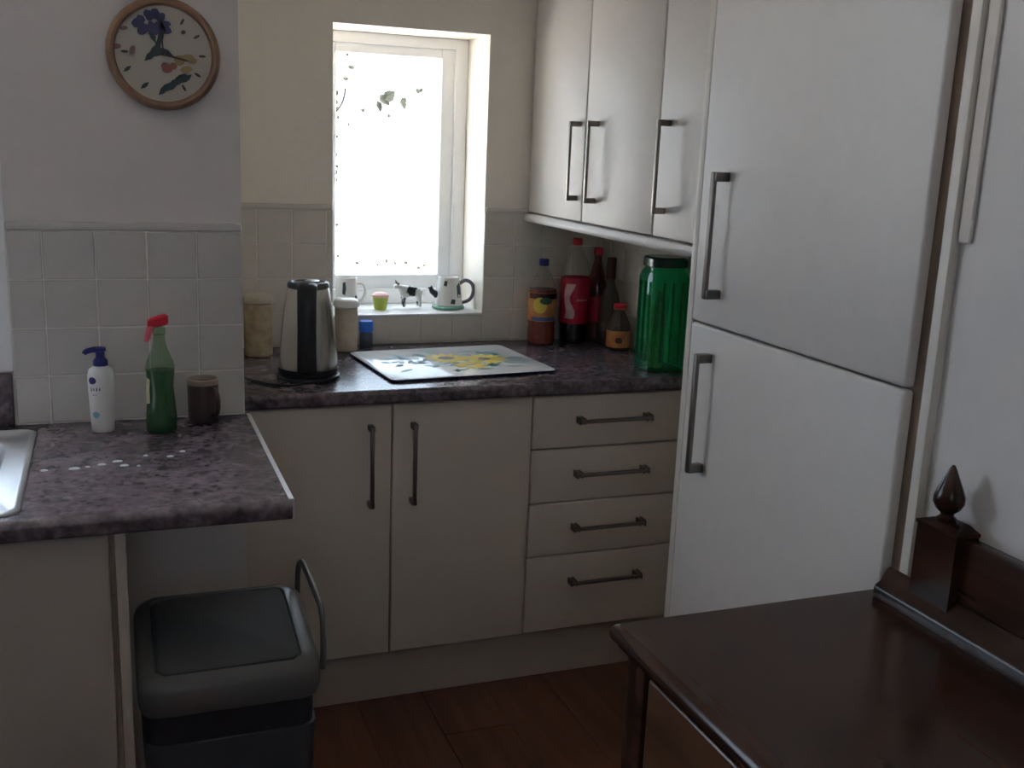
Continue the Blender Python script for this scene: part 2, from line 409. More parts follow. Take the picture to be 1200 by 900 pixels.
# ------------------------------------------------------------------ wall cabinets on the right wall
FX = .5875
def wall_cabinet(y0, y1, label, doors):
    c = thing('wall_cabinet', label, 'cabinet', (.74, (y0+y1)/2, 1.305))
    build('body', box(NB(), FX+.019, .8905, y0, y1, 1.316, 2.04, .001, 1), 'panel', c)
    for a, b in doors:
        d = build('door', box(NB(), FX, FX+.018, a+.0015, b-.0015, 1.319, 2.04, .005, 3), 'door', c)
        hy = door_handles.pop(0)
        build('handle', handle_bm((FX-.031, hy, 1.377), (FX-.031, hy, 1.598), (-1, 0, 0), .031), 'pewter', d)
    prof = [(FX+.004, 1.316), (FX-.008, 1.314), (FX-.013, 1.306), (FX-.013, 1.298), (FX-.008, 1.291), (FX+.004, 1.288), (FX+.02, 1.288), (FX+.02, 1.316)]
    build('light_pelmet', prism_y(NB(), prof, y0, y1), 'door', c)
    return c
door_handles = [-.3845, -.506, -.902]
wall_cabinet(-.846, -.010, 'cream double-door wall cabinet beside the small window', [(-.421, -.010), (-.846, -.421)])
wall_cabinet(-1.372, -.847, 'cream single-door wall cabinet half hidden by the tall fridge unit', [(-1.372, -.847)])

# ------------------------------------------------------------------ back run
ZD, ZP = .859, .158
c = thing('base_cabinet', 'cream double-door base cabinet under the kettle and glass board', 'cabinet', (0, -.30, .15))
build('body', box(NB(), -.392, .3925, -.5805, -.008, .151, .862, .001, 1), 'carcass', c)
for a, b, hx in ((-.394, 0, -.0596), (0, .394, .0542)):
    d = build('door', box(NB(), a+.0015, b-.0015, -.60, -.582, ZP, ZD, .005, 3), 'base_door', c)
    build('handle', handle_bm((hx, -.631, .588), (hx, -.631, .809), (0, -1, 0), .031), 'pewter', d)
c = thing('drawer_unit', 'cream four-drawer base unit beside the tall fridge', 'cabinet', (.645, -.30, .15))
build('body', box(NB(), .3935, .8905, -.5805, -.008, .151, .862, .001, 1), 'carcass', c)
for z0, z1, hz in ((.7063, ZD, .789), (.5477, .7063, .634), (.3883, .5477, .475), (ZP, .3883, .311)):
    d = build('drawer', box(NB(), .3955, .8905, -.60, -.582, z0+.0015, z1-.0015, .005, 3), 'base_door', c)
    build('handle', handle_bm((.5245, -.631, hz), (.7475, -.631, hz), (0, -1, 0), .031), 'pewter', d)
build_top('plinth', box(NB(), -.395, .8985, -.56, -.545, .0005, .150, .002, 1), 'plinth', (.25, -.55, 0), 'long cream plinth board along the floor under the back cabinets', 'plinth')
def wt_profile(yf, yb, zb=.8635, zt=CT):   # rounded front edge
    pr = [(yb, zb), (yf+.012, zb)]
    for i in range(7):
        a = math.radians(270-90*i/6); pr.append((yf+.010+.010*math.cos(a), zb+.010+.010*math.sin(a)))
    for i in range(9):
        a = math.radians(180-90*i/8); pr.append((yf+.014+.014*math.cos(a), zt-.014+.014*math.sin(a)))
    pr.append((yb, zt)); return pr
build_top('worktop', prism_x(NB(), wt_profile(-.62, -.0005), -.395, .8995), 'worktop', (.25, -.31, .8635), 'dark mottled worktop of the back run under the small window', 'worktop')

# ------------------------------------------------------------------ left run: cabinet, worktop, sink
c = thing('sink_cabinet', 'cream base cabinet under the sink, left of the grey bin', 'cabinet', (-1.3, -1.1, 0))
build('base_board', box(NB(), -1.98, -.683, -1.358, -.80, .15, .168), 'carcass', c)
build('side_board', box(NB(), -2.0, -1.982, -1.360, -.80, .0005, .862), 'carcass', c)
build('front_rail', box(NB(), -1.98, -.683, -1.360, -1.342, .74, .862), 'carcass', c)
build('front_stile', box(NB(), -.701, -.683, -1.360, -.80, .169, .739), 'carcass', c)
build('end_panel', box(NB(), -.682, -.664, -1.385, -.792, .0005, .862, .0015, 2), 'sink_panel_shade', c)
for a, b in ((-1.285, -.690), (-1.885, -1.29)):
    build('door', box(NB(), a+.0015, b-.0015, -1.380, -1.362, ZP, ZD, .005, 3), 'sink_door_shade', c)
build('toe_kick', box(NB(), -1.98, -.690, -1.33, -1.315, .0005, .148), 'plinth', c)
# worktop with an opening for the bowl
b = NB()
SX0, SX1, SY0, SY1 = -1.28, -.875, -1.315, -.90
prism_x(b, wt_profile(YL-.62, SY0), -2.28, -.387)
box(b, -2.28, SX0, SY0, SY1, .8635, CT); box(b, SX1, -.387, SY0, SY1, .8635, CT); box(b, -2.28, -.387, SY1, YL-.0005, .8635, CT)
bmesh.ops.remove_doubles(b, verts=b.verts, dist=1e-5)
wt = build_top('worktop', b, 'worktop', (-.9, -1.09, .8635), 'dark mottled worktop with the sink, overhanging the grey bin', 'worktop')
ed = NB()
prism_y(ed, [(-.3925, .8645), (-.3845, .8645), (-.3825, .8675), (-.3825, .8995), (-.3845, .9025), (-.3925, .9025)], YL-.615, YL-.001)
build('edging_strip', ed, 'edge', wt)
wt.children[0]['label'] = 'pale metal edging strip along the worktop end'
s = thing('sink', 'stainless steel inset sink at the left picture edge', 'sink', (-1.2, -1.1, CT))
RX0, RX1, RY0, RY1 = -1.80, -.8255, -1.372, -.838
n = 6
lps = [rrect(RX0, RX1, RY0, RY1, .03, CT+.0006, n), rrect(RX0+.001, RX1-.001, RY0+.001, RY1-.001, .03, CT+.004, n), rrect(RX0+.006, RX1-.006, RY0+.006, RY1-.006, .026, CT+.0065, n),
       rrect(RX0+.014, RX1-.014, RY0+.014, RY1-.014, .02, CT+.0055, n), rrect(RX0+.018, RX1-.018, RY0+.018, RY1-.018, .02, CT+.002, n)]
lps += [rrect(SX0-.012, SX1+.006, SY0-.006, SY1+.006, .075, CT+.002, n), rrect(SX0, SX1, SY0, SY1, .07, CT+.0005, n), rrect(SX0+.006, SX1-.006, SY0+.006, SY1-.006, .066, CT-.008, n),
        rrect(SX0+.015, SX1-.015, SY0+.015, SY1-.015, .06, .775, n), rrect(SX0+.05, SX1-.05, SY0+.05, SY1-.05, .04, .758, n)]
build('basin', loft(NB(), lps, cap0=False), 'steel', s)
cxs, cys = (SX0+SX1)/2, (SY0+SY1)/2
build('drain', lathe(NB(), [(.042, .7585), (.042, .761), (.032, .7615), (.028, .7595), (.004, .7595)], cxs, cys, 20), 'edge', s)
b = NB()
for i in range(7): box(b, -1.74, -1.34, -1.30+i*.06, -1.28+i*.06, CT+.0021, CT+.006, .002, 1)
build('drainer_ridges', b, 'steel', s)

# scattered water drops on the worktop
b = NB()
for px, py, r in ((-.80, -1.13, .006), (-.748, -1.13, .009), (-.70, -1.115, .007), (-.672, -1.10, .008), (-.66, -1.13, .007), (-.62, -1.075, .004), (-.575, -1.09, .006), (-.55, -1.06, .005), (-.725, -1.125, .004), (-.635, -1.14, .003)):
    lathe(b, [(r, CT+.0005), (r*.9, CT+.002), (r*.5, CT+.003)], px, py, 10, sx=1.2, sy=.8)
o = build_top('water_drops', b, 'crumb', (-.68, -1.1, CT+.0005), 'white water drops scattered in a line across the sink worktop', 'drops'); o['kind'] = 'stuff'

# ------------------------------------------------------------------ bin
t = thing('kitchen_bin', 'grey plastic lidded kitchen bin under the worktop overhang', 'bin', (-.495, -1.25, 0))
BX0, BX1, BY0, BY1 = -.656, -.332, -1.405, -1.115
lps = [rrect(BX0+.03, BX1-.03, BY0+.03, BY1-.02, .03, .0005), rrect(BX0+.028, BX1-.028, BY0+.028, BY1-.018, .03, .01), rrect(BX0+.006, BX1-.008, BY0+.012, BY1-.004, .035, .452)]
build('bin_body', loft(NB(), lps), 'binbody', t)
lps = [rrect(BX0+.010, BX1-.012, BY0+.018, BY1-.006, .035, .4525), rrect(BX0+.010, BX1-.012, BY0+.018, BY1-.006, .035, .5145)]
build('rim_band', loft(NB(), lps), 'bindark', t)
def slope(lp): return [(x, y, z-.006+(.047*(y-BY0)/(BY1-BY0) if z > .53 else -.004)) for x, y, z in lp]
lps = [rrect(BX0+.004, BX1-.004, BY0+.004, BY1, .038, .525), rrect(BX0, BX1, BY0, BY1, .042, .5305), rrect(BX0, BX1, BY0, BY1, .042, .566), rrect(BX0+.004, BX1-.004, BY0+.004, BY1-.003, .04, .578), rrect(BX0+.014, BX1-.014, BY0+.014, BY1-.01, .034, .585),
       rrect(BX0+.03, BX1-.034, BY0+0.024, BY1-.022, .02, .587), rrect(BX0+.033, BX1-.037, BY0+0.027, BY1-.025, .018, .582)]
lps = [slope(l) for l in lps]
fr = build('lid_frame', loft(NB(), lps), 'binframe', t)
lps = [rrect(BX0+.036, BX1-.040, BY0+0.030, BY1-.028, .017, .5825), rrect(BX0+.036, BX1-.040, BY0+0.030, BY1-.028, .017, .587), rrect(BX0+.040, BX1-.044, BY0+0.034, BY1-.032, .014, .589)]
build('swing_flap', loft(NB(), [slope(l) for l in lps]), 'binlid', t)
b = NB()
tube(b, smooth_path([(-.325, -1.355, .545), (-.323, -1.352, .60), (-.322, -1.33, .648), (-.323, -1.29, .66), (-.326, -1.21, .672), (-.329, -1.15, .678), (-.332, -1.125, .655), (-.334, -1.122, .60)], 6), .006, 8)
build('carry_handle', b, 'binframe', t)

# ------------------------------------------------------------------ tall fridge unit
t = thing('fridge_freezer', 'tall built-in cream fridge freezer unit with upper and lower doors', 'fridge', (.64, -1.71, 0))
HX = .38
build('side_panel', box(NB(), HX+.004, .8985, -1.408, -1.389, .0005, 2.10, .0015, 2), 'panel', t)
build('side_panel', box(NB(), HX+.010, .8985, -2.0515, -2.034, .0005, 2.10, .0015, 2), 'panel', t)
build('carcass', box(NB(), HX+.025, .895, -2.033, -1.409, .15, 2.10), 'carcass', t)
build('toe_kick', box(NB(), HX+.05, HX+.065, -2.033, -1.409, .0005, .148), 'plinth', t)
d = build('upper_door', box(NB(), HX, HX+.020, -2.010, -1.4135, 1.2085, 2.09, .006, 3), 'door', t)
build('handle', handle_bm((HX-.030, -1.503, 1.262), (HX-.030, -1.503, 1.492), (-1, 0, 0), .030, post=.017, thick=.009), 'pewter', d)
d = build('lower_door', box(NB(), HX, HX+.020, -2.010, -1.4135, .158, 1.2050, .006, 3), 'door', t)
build('handle', handle_bm((HX-.030, -1.494, .925), (HX-.030, -1.494, 1.157), (-1, 0, 0), .030, post=.017, thick=.009), 'pewter', d)
# scribe strip on the wall beside the fridge
tr = struct('trim_1', box(NB(), .398, .4045, -2.075, -2.0535, 1.42, 2.40, .0015, 1), 'wall')

# ------------------------------------------------------------------ sideboard
t = thing('sideboard', 'dark polished wooden sideboard with a finialed back rail against the right wall', 'sideboard', (.17, -2.52, 0))
ZS = .912; AX0, AX1, AY0, AY1 = -.069, .3885, -3.05, -2.014
def top_loops():
    o = []
    for inset, z in ((.016, ZS-.036), (.010, ZS-.032), (.008, ZS-.026), (.002, ZS-.022), (0, ZS-.016), (.001, ZS-.009), (.006, ZS-.003), (.012, ZS), (.013, ZS)):
        o.append(rrect(AX0+inset, AX1-.0, AY0+inset, AY1-inset, .004, z, 2))
    return o
build('table_top', loft(NB(), top_loops()), 'darkwood', t)
def leg(x, y, h0=0.0005):
    b = NB(); w = .024
    box(b, x-w, x+w, y-w, y+w, .56, ZS-.037, .003, 2)
    lathe(b, [(.020, .56), (.026, .55), (.026, .54), (.018, .53), (.016, .50), (.023, .40), (.024, .36), (.017, .24), (.015, .20), (.024, .185), (.024, .175), (.016, .165), (.020, .14)], x, y, 18)
    box(b, x-w, x+w, y-w, y+w, .06, .14, .003, 2)
    lathe(b, [(.014, h0), (.022, .012), (.024, .03), (.018, .055), (.018, .06)], x, y, 18)
    build('leg', b, 'darkwood', t)
for x in (-.028, .358):
    for y in (-2.066, -3.006): leg(x, y)
b = NB(); box(b, -.036, .360, -2.981, -2.091, .70, .875, .002, 1)
body = build('drawer_case', b, 'darkwood', t)
for y0, y1 in ((-2.525, -2.096), (-2.976, -2.547)):
    d = build('drawer', box(NB(), -.050, -.0365, y0, y1, .712, .868, .005, 3), 'drawerwood', t)
    ym = (y0+y1)/2
    kb = NB()
    tube(kb, [(-.049, ym, .79), (-.058, ym, .79), (-.062, ym, .79), (-.072, ym, .79), (-.077, ym, .79)], [.007, .007, .016, .017, .008], 14)
    build('knob', kb, 'darkwood', d)
build('lower_shelf', box(NB(), -.05, .375, -3.02, -2.055, .10, .125, .004, 2), 'darkwood', t)
# gallery back: rail, moulding, end posts with finials
RB0, RB1 = .360, .388
b = NB(); box(b, RB0+.004, RB1-.002, -2.965, -2.168, ZS+.001, 1.042, .004, 2); build('back_rail', b, 'darkwood', t)
pm = [(.337, ZS+.0005), (.337, ZS+.014), (.340, ZS+.019), (.346, ZS+.022), (.357, ZS+.040), (.362, ZS+.043), (.363, ZS+.0005)]
build('rail_moulding', prism_y(NB(), pm, -3.04, -2.046), 'darkwood', t)
for y0, y1 in ((-2.172, -2.100), (-3.03, -2.957)):
    ym = (y0+y1)/2; xm_ = .370
    b = NB()
    loft(b, [[(xx, yy, z) for xx, yy in ((xa, ya), (xb, ya), (xb, yb), (xa, yb))] for xa, xb, ya, yb, z in
             ((.350, .3885, y0, y1, ZS+.0008), (.350, .3885, y0, y1, 1.042), (.348, .3885, y0-.002, y1+.002, 1.044), (.348, .3885, y0-.002, y1+.002, 1.048), (.358, .386, y0+.016, y1-.016, 1.055))])
    p = build('post', b, 'darkwood', t)
    lathe_b = NB()
    lathe(lathe_b, [(.011, 1.0555), (.013, 1.058), (.009, 1.061), (.009, 1.065), (.016, 1.071), (.0205, 1.080), (.0205, 1.088), (.0165, 1.099), (.0105, 1.113), (.0055, 1.125), (.0025, 1.131), (.0008, 1.132)], xm_, ym+.006, 20)
    build('finial', lathe_b, 'darkwood', p)

# ------------------------------------------------------------------ clock
CX, CZ, CR, CY = -.548, 1.679, .1130, YL-.001
def lathe_y(bm, prof, cx, cz, seg=40, cap0=True, cap1=True):
    return loft(bm, [[(cx+r*math.cos(2*math.pi*i/seg), y, cz+r*math.sin(2*math.pi*i/seg)) for i in range(seg)] for r, y in prof], True, cap0, cap1)
t = thing('wall_clock', 'round wall clock with a terracotta rim and painted flowers and fruit', 'clock', (CX, CY, CZ))
build('rim', lathe_y(NB(), [(CR-.010, CY), (CR-.002, CY-.004), (CR, CY-.012), (CR-.003, CY-.022), (CR-.009, CY-.027), (CR-.014, CY-.026), (CR-.017, CY-.021), (CR-.018, CY-.012)], CX, CZ), 'terracotta', t)
build('dial', lathe_y(NB(), [(CR-.018, CY-.011), (CR-.018, CY-.015), (.002, CY-.0155)], CX, CZ), 'dial', t)
DY = CY-.0158
def blob(bm, u, v, ru, rv, ang, y, n=9, pointy=False):
    pts = []
    for i in range(n):
        a = 2*math.pi*i/n; cu = math.cos(a); sv = math.sin(a)
        if pointy: sv *= (1-abs(cu))**.6 if abs(cu) > .3 else .85
        pts.append((u+ru*cu*math.cos(ang)-rv*sv*math.sin(ang), v+ru*cu*math.sin(ang)+rv*sv*math.cos(ang)))
    loft(bm, [[(CX+p, y, CZ+q) for p, q in pts], [(CX+p, y-.0006, CZ+q) for p, q in pts]])
# dial art: pixel offsets of the zoomed clock are mapped at 6.43 px per photo px, 595 photo px per metre
def U(zx, zy): return ((zx-522)/6.43/600.0, -(zy-410)/6.43/600.0)
rnd = random.Random(3)
b = NB()
for zx, zy in ((330, 200), (365, 165), (410, 130), (455, 115), (500, 140), (535, 180), (545, 225), (490, 190), (440, 200), (400, 215), (360, 235), (470, 240), (515, 235)):
    u, v = U(zx, zy)
    for k in range(5): blob(b, u+rnd.uniform(-.005, .005), v+rnd.uniform(-.005, .005), .0075, .0055, rnd.uniform(0, 3), DY-.0006*k)
build('painted_flowers', b, 'blueprint', t)['kind'] = 'stuff'
for zx, zy, l, a in ((440, 275, .016, -1.2), (500, 290, .016, 1.3), (480, 350, .016, 1.5), (450, 380, .014, .9), (425, 425, .018, .75), (480, 400, .020, .3), (530, 395, .018, -.4), (555, 660, .020, .35), (510, 690, .014, .8), (610, 620, .018, .4), (660, 580, .016, .2), (690, 590, .014, .7), (245, 540, .010, .7), (370, 660, .011, .7)):
    b = NB(); u, v = U(zx, zy); blob(b, u, v, l, l*.45, a, DY-.001-.0003*rnd.random(), 10, True); build('painted_leaf', b, 'darkprint', t)
for zx, zy, r in ((545, 520, .011), (590, 500, .008), (525, 500, .007)):
    b = NB(); u, v = U(zx, zy); blob(b, u, v, r, r*.85, .2, DY-.002-.0003*rnd.random(), 12); build('painted_berry', b, 'orangeprint', t)
for zx, zy, r in ((640, 440, .012), (700, 430, .013), (690, 520, .012), (640, 470, .010), (740, 450, .009)):
    b = NB(); u, v = U(zx, zy); blob(b, u, v, r, r*.6, .2, DY-.0024-.0003*rnd.random(), 12); build('painted_pear', b, 'ochreprint', t)
for k in range(12):
    if k in (10, 11, 0, 6, 8, 7): continue
    a = math.radians(90-30*k); b = NB(); blob(b, .076*math.cos(a), .076*math.sin(a), .0075, .0028, a, DY-.001, 8); build('hour_mark', b, 'brownprint', t)
b = NB(); blob(b, *U(675, 235), .005, .004, .5, DY-.001); build('painted_dot', b, 'brownprint', t)
for zx, zy, l, a in ((165, 375, .011, .1), (285, 395, .010, 1.1), (230, 235, .008, .2)):
    b = NB(); blob(b, *U(zx, zy), l, l*.5, a, DY-.001); build('painted_bud', b, 'mauveprint', t)
b = NB(); blob(b, .022, -.006, .030, .0022, -.2, DY-.004, 8); build('hour_hand', b, 'brownprint', t)
b = NB(); blob(b, -.004, .034, .040, .0018, math.radians(96), DY-.005, 8); build('minute_hand', b, 'brownprint', t)
build('hand_boss', lathe_y(NB(), [(.004, DY-.001), (.004, DY-.007), (.002, DY-.008)], CX, CZ, 12), 'brownprint', t)

# ------------------------------------------------------------------ things on the sink worktop
x, y, z = -.697, -.872, CT+.0006
t = thing('soap_bottle', 'white pump soap bottle with a navy pump, beside the sink', 'bottle', (x, y, z))
h = .142
build('bottle', lathe(NB(), [(.019, z), (.0225, z+.004), (.0235, z+.02), (.0268, z+.10), (.0268, z+.122), (.024, z+.134), (.015, z+.141), (.012, z+h)], x, y, 28, sx=1.0, sy=.72), 'whiteplastic', t)
b = NB()
lathe(b, [(.0148, z+h+.0005), (.0148, z+h+.010), (.0125, z+h+.014), (.009, z+h+.017), (.009, z+h+.030), (.012, z+h+.031), (.012, z+h+.037), (.009, z+h+.039)], x, y, 20)
tube(b, smooth_path([(x+.004, y, z+h+.033), (x-.012, y-.002, z+h+.034), (x-.026, y-.004, z+h+.031), (x-.031, y-.005, z+h+.026)], 4), [.0065]*5+[.006]*4+[.0055]*3+[.004], 10)
build('pump', b, 'navy', t)
def decal(parent, cx, cy, pts_poly, m, name, sx, sy, rfun, off=.0006):
    # small flat print wrapped on a lathed body: polygons in (angle, z), finely cut so they follow the curve
    b = NB()
    for poly in pts_poly:
        ca = sum(p[0] for p in poly)/len(poly); cz = sum(p[1] for p in poly)/len(poly); rings = []
        for f in (1, .86, .72, .58, .44, .30, .15):
            rg = []
            for k in range(len(poly)):
                p, q = poly[k], poly[(k+1) % len(poly)]
                for u in (0, .5):
                    a, zz = p[0]+(q[0]-p[0])*u, p[1]+(q[1]-p[1])*u
                    rg.append((ca+(a-ca)*f, cz+(zz-cz)*f))
            rings.append(rg)
        def W_(a, zz): r = rfun(zz)+off; return b.verts.new((cx+r*math.cos(a)*sx, cy+r*math.sin(a)*sy, zz))
        vr = [[W_(*p) for p in rg] for rg in rings]; c0 = W_(ca, cz); n = len(vr[0])
        for r0, r1 in zip(vr, vr[1:]):
            for k in range(n): b.faces.new((r0[k], r0[(k+1) % n], r1[(k+1) % n], r1[k]))
        for k in range(n): b.faces.new((vr[-1][k], vr[-1][(k+1) % n], c0))
    return build(name, b, m, parent)
def oval(a0, z0, ra, rz, n=14): return [(a0+ra*math.cos(2*math.pi*i/n), z0+rz*math.sin(2*math.pi*i/n)) for i in range(n)]
rf = lambda zz: .0235+(.0268-.0235)*max(0, min(1, (zz-z-.02)/.08))+.0003
A = math.radians(250)-.35
decal(t, x, y, [oval(A, z+.113, .34, .0075)], 'navy', 'logo_oval', 1, .72, rf)
def strokes(a0, zc, n, da, hz, wa): return [[(a0+i*da-wa, zc-hz*hs), (a0+i*da+wa, zc-hz*hs), (a0+i*da+wa*.6, zc+hz*hs), (a0+i*da-wa*.6, zc+hz*hs)] for i, hs in zip(range(n), (1, .6, .8, .6, .7, .9))]
decal(t, x, y, strokes(A-.1, z+.095, 4, .22, .0045, .05), 'navy', 'label_print', 1, .72, rf)
decal(t, x, y, strokes(A+.05, z+.083, 3, .12, .002, .03), 'purpleprint', 'label_print', 1, .72, rf)
decal(t, x, y, [oval(A+.15, z+.040, .32, .007)], 'paleblue', 'label_emblem', 1, .72, rf)

x, y = -.581, -.905
t = thing('spray_bottle', 'clear bottle of green washing liquid with a red trigger head', 'bottle', (x, y, z))
prof = [(.027, z), (.031, z+.005), (.032, z+.03), (.029, z+.07), (.0265, z+.10), (.0285, z+.128), (.030, z+.140), (.026, z+.156), (.018, z+.176), (.0125, z+.195), (.0115, z+.210)]
build('bottle', lathe(NB(), prof, x, y, 28, cap1=False, sx=1, sy=.75), 'cleargreen', t)
build('liquid', lathe(NB(), [(r-.0015, zz) for r, zz in [(.027, z+.002), (.031, z+.006), (.032, z+.03), (.029, z+.07), (.0265, z+.10), (.0285, z+.128), (.0293, z+.136)]], x, y, 28, sx=1, sy=.75), 'greenliquid', t)
build('neck_collar', lathe(NB(), [(.0125, z+.2105), (.0135, z+.212), (.0135, z+.223), (.011, z+.226)], x, y, 18), 'cleargreen', t)
b = NB()
lps = []
for u, zc_, hw, hh in ((-.022, z+.234, .006, .006), (-.016, z+.236, .008, .009), (-.002, z+.239, .010, .012), (.012, z+.242, .011, .012), (.019, z+.242, .008, .008)):
    lps.append([(x+u, y+yy*hw, zc_+zz*hh) for yy, zz in ((-1, -.6), (-.6, -1), (.6, -1), (1, -.6), (1, .6), (.6, 1), (-.6, 1), (-1, .6))])
loft(b, lps); head = build('spray_head', b, 'red', t)
b = NB(); tube(b, smooth_path([(x-.012, y, z+.232), (x-.019, y-.001, z+.220), (x-.022, y-.002, z+.206), (x-.026, y-.002, z+.197)], 4), [.007]*6+[.0065]*4+[.005]*3, 8)
build('trigger', b, 'pink', t)
rf2 = lambda zz: .0275+.0008
decal(t, x, y, [[(math.radians(200), z+.065), (math.radians(224), z+.068), (math.radians(222), z+.118), (math.radians(200), z+.122)]], 'yellowlabel', 'label', 1, .75, lambda zz: .0285 if zz > z+.1 else .0305, .0008)

x, y = -.490, -.832
t = thing('brown_mug', 'dark brown stoneware mug against the tiles behind the spray bottle', 'mug', (x, y, z))
build('cup', lathe(NB(), [(.029, z), (.033, z+.004), (.0335, z+.094), (.0325, z+.096), (.0305, z+.094), (.030, z+.01), (.002, z+.008)], x, y, 28, cap1=True), 'brownmug', t)
build('rim', lathe(NB(), [(.0340, z+.086), (.0345, z+.090), (.0342, z+.0968), (.031, z+.0985), (.0295, z+.096), (.0295, z+.086)], x, y, 28, cap0=False, cap1=False), 'brownrim', t)
b = NB(); tube(b, smooth_path([(x+.030*.6, y-.027, z+.078), (x+.040*.6, y-.048, z+.074), (x+.045*.6, y-.053, z+.050), (x+.040*.6, y-.046, z+.026), (x+.030*.6, y-.027, z+.020)], 5), .0055, 8)
build('handle', b, 'brownmug', t)

# ------------------------------------------------------------------ kettle
x, y, z = -.188, -.430, CT+.0006
t = thing('power_base', 'black round base with a cord under the steel kettle', 'base', (x, y, z))
build('stand', lathe(NB(), [(.080, z), (.083, z+.003), (.082, z+.010), (.074, z+.0125)], x, y, 36), 'blackplastic', t)
b = NB(); tube(b, smooth_path([(x-.02, y-.080, z+.005), (x-.06, y-.105, z+.0035), (x-.11, y-.085, z+.0035), (x-.15, y-.02, z+.0035), (x-.19, y+.06, z+.0035), (x-.20, y+.20, z+.0035)], 8), .0032, 8)
build('cord', b, 'blackplastic', t)
zk = z+.0135
t = thing('kettle', 'brushed steel jug kettle with a black handle facing the room', 'kettle', (x, y, zk))
build('body', lathe(NB(), [(.070, zk), (.0770, zk+.0005), (.0780, zk+.012), (.0775, zk+.016)], x, y, 40), 'blackplastic', t)
build('jug', lathe(NB(), [(.0765, zk+.0165), (.0765, zk+.03), (.071, zk+.10), (.0625, zk+.175), (.0545, zk+.222), (.052, zk+.226)], x, y, 48), 'kettle_steel', t)
lid = build('lid', lathe(NB(), [(.0530, zk+.2265), (.0545, zk+.2275), (.0545, zk+.236), (.051, zk+.241), (.044, zk+.242), (.040, zk+.2385), (.010, zk+.2395)], x, y, 40), 'greyplastic', t)
b = NB(); lathe(b, [(.020, zk+.240), (.020, zk+.243), (.012, zk+.2455)], x+.012, y+.008, 20); build('lid_button', b, 'steel', lid)
hd = Vector((-.21, -.978, 0)).normalized(); sd = Vector((-hd.y, hd.x, 0))
b = NB(); lps = []
path = smooth_path([(.046, 0, .234), (.064, 0, .236), (.082, 0, .226), (.094, 0, .195), (.101, 0, .13), (.103, 0, .08), (.098, 0, .042), (.088, 0, .022), (.070, 0, .020)], 5)
for i, p in enumerate(path):
    d = (path[min(i+1, len(path)-1)]-path[max(i-1, 0)]).normalized(); nrm = Vector((-d.z, 0, d.x))
    f = i/(len(path)-1); hw = .0235+.002*abs(f-.5)*2; ht = .010
    lp = []
    for a_, b_ in ((-1, -.5), (-.6, -1), (.6, -1), (1, -.5), (1, .5), (.6, 1), (-.6, 1), (-1, .5)):
        q = p + nrm*b_*ht; lp.append(Vector((x, y, zk)) + hd*q.x + Vector((0, 0, q.z)) + sd*a_*hw)
    lps.append(lp)
loft(b, lps); build('handle', b, 'blackplastic', t)
b = NB()
sv = -hd
lps = []
for u, zz, hw, hh in ((.045, zk+.205, .022, .022), (.058, zk+.214, .018, .016), (.070, zk+.222, .010, .008)):
    lps.append([Vector((x, y, 0)) + sv*u + sd*a_*hw + Vector((0, 0, zz+b_*hh)) for a_, b_ in ((-1, 1), (1, 1), (.6, -.4), (0, -1), (-.6, -.4))])
loft(b, lps); build('spout', b, 'kettle_steel', t)

# ------------------------------------------------------------------ canisters and jar by the window
z = CT+.0006
def canister(x, y, r, h, body, label):
    t = thing('canister', label, 'canister', (x, y, z), 'storage canisters beside the kettle')
    build('pot', lathe(NB(), [(r-.004, z), (r, z+.004), (r, z+h-.028), (r-.003, z+h-.026)], x, y, 32), body, t)
    build('lid', lathe(NB(), [(r+.0005, z+h-.0255), (r+.004, z+h-.022), (r+.004, z+h-.010), (r, z+h-.004), (r*.8, z+h), (.003, z+h)], x, y, 32), 'white' if body == 'cream_tin' else 'cream_tin', t)
canister(-.277, -.115, .040, .178, 'tan_tin', 'tan patterned canister left of the kettle in the corner')
canister(-.014, -.085, .0345, .158, 'cream_tin', 'cream canister with a shiny white lid right of the kettle')
x, y = .056, -.047
t = thing('spice_jar', 'small dark jar with a bright blue cap below the window', 'jar', (x, y, z))
build('glass', lathe(NB(), [(.018, z), (.020, z+.003), (.020, z+.043), (.017, z+.048)], x, y, 24), 'spice', t)
build('cap', lathe(NB(), [(.0205, z+.0485), (.0215, z+.050), (.0215, z+.078), (.019, z+.082)], x, y, 24), 'bluecap', t)

# ------------------------------------------------------------------ glass worktop board with a sunflower print
bx, by, bz = .241, -.329, CT+.0006; BR = math.radians(5.0)
t = thing('glass_board', 'white glass worktop board printed with sunflowers in front of the window', 'board', (bx, by, bz))
def rotb(pts): return [(bx+px*math.cos(BR)-py*math.sin(BR), by+px*math.sin(BR)+py*math.cos(BR), pz) for px, py, pz in pts]
hw, hh = .2475, .197
for sx_ in (-1, 1):
    for sy_ in (-1, 1):
        q = rotb([(sx_*.20, sy_*.15, 0)])[0]
        build('foot', lathe(NB(), [(.007, bz), (.008, bz+.003)], q[0], q[1], 12), 'blackplastic', t)
build('edge', loft(NB(), [rotb(rrect(-hw, hw, -hh, hh, .022, bz+.0032)), rotb(rrect(-hw-.001, hw+.001, -hh-.001, hh+.001, .022, bz+.005)), rotb(rrect(-hw, hw, -hh, hh, .022, bz+.0072))]), 'boardedge', t)
gp = build('glass_plate', loft(NB(), [rotb(rrect(-hw+.001, hw-.001, -hh+.001, hh-.001, .021, bz+.0073)), rotb(rrect(-hw+.002, hw-.002, -hh+.002, hh-.002, .021, bz+.0083))]), 'boardglass', t)
ZB = bz+.0084
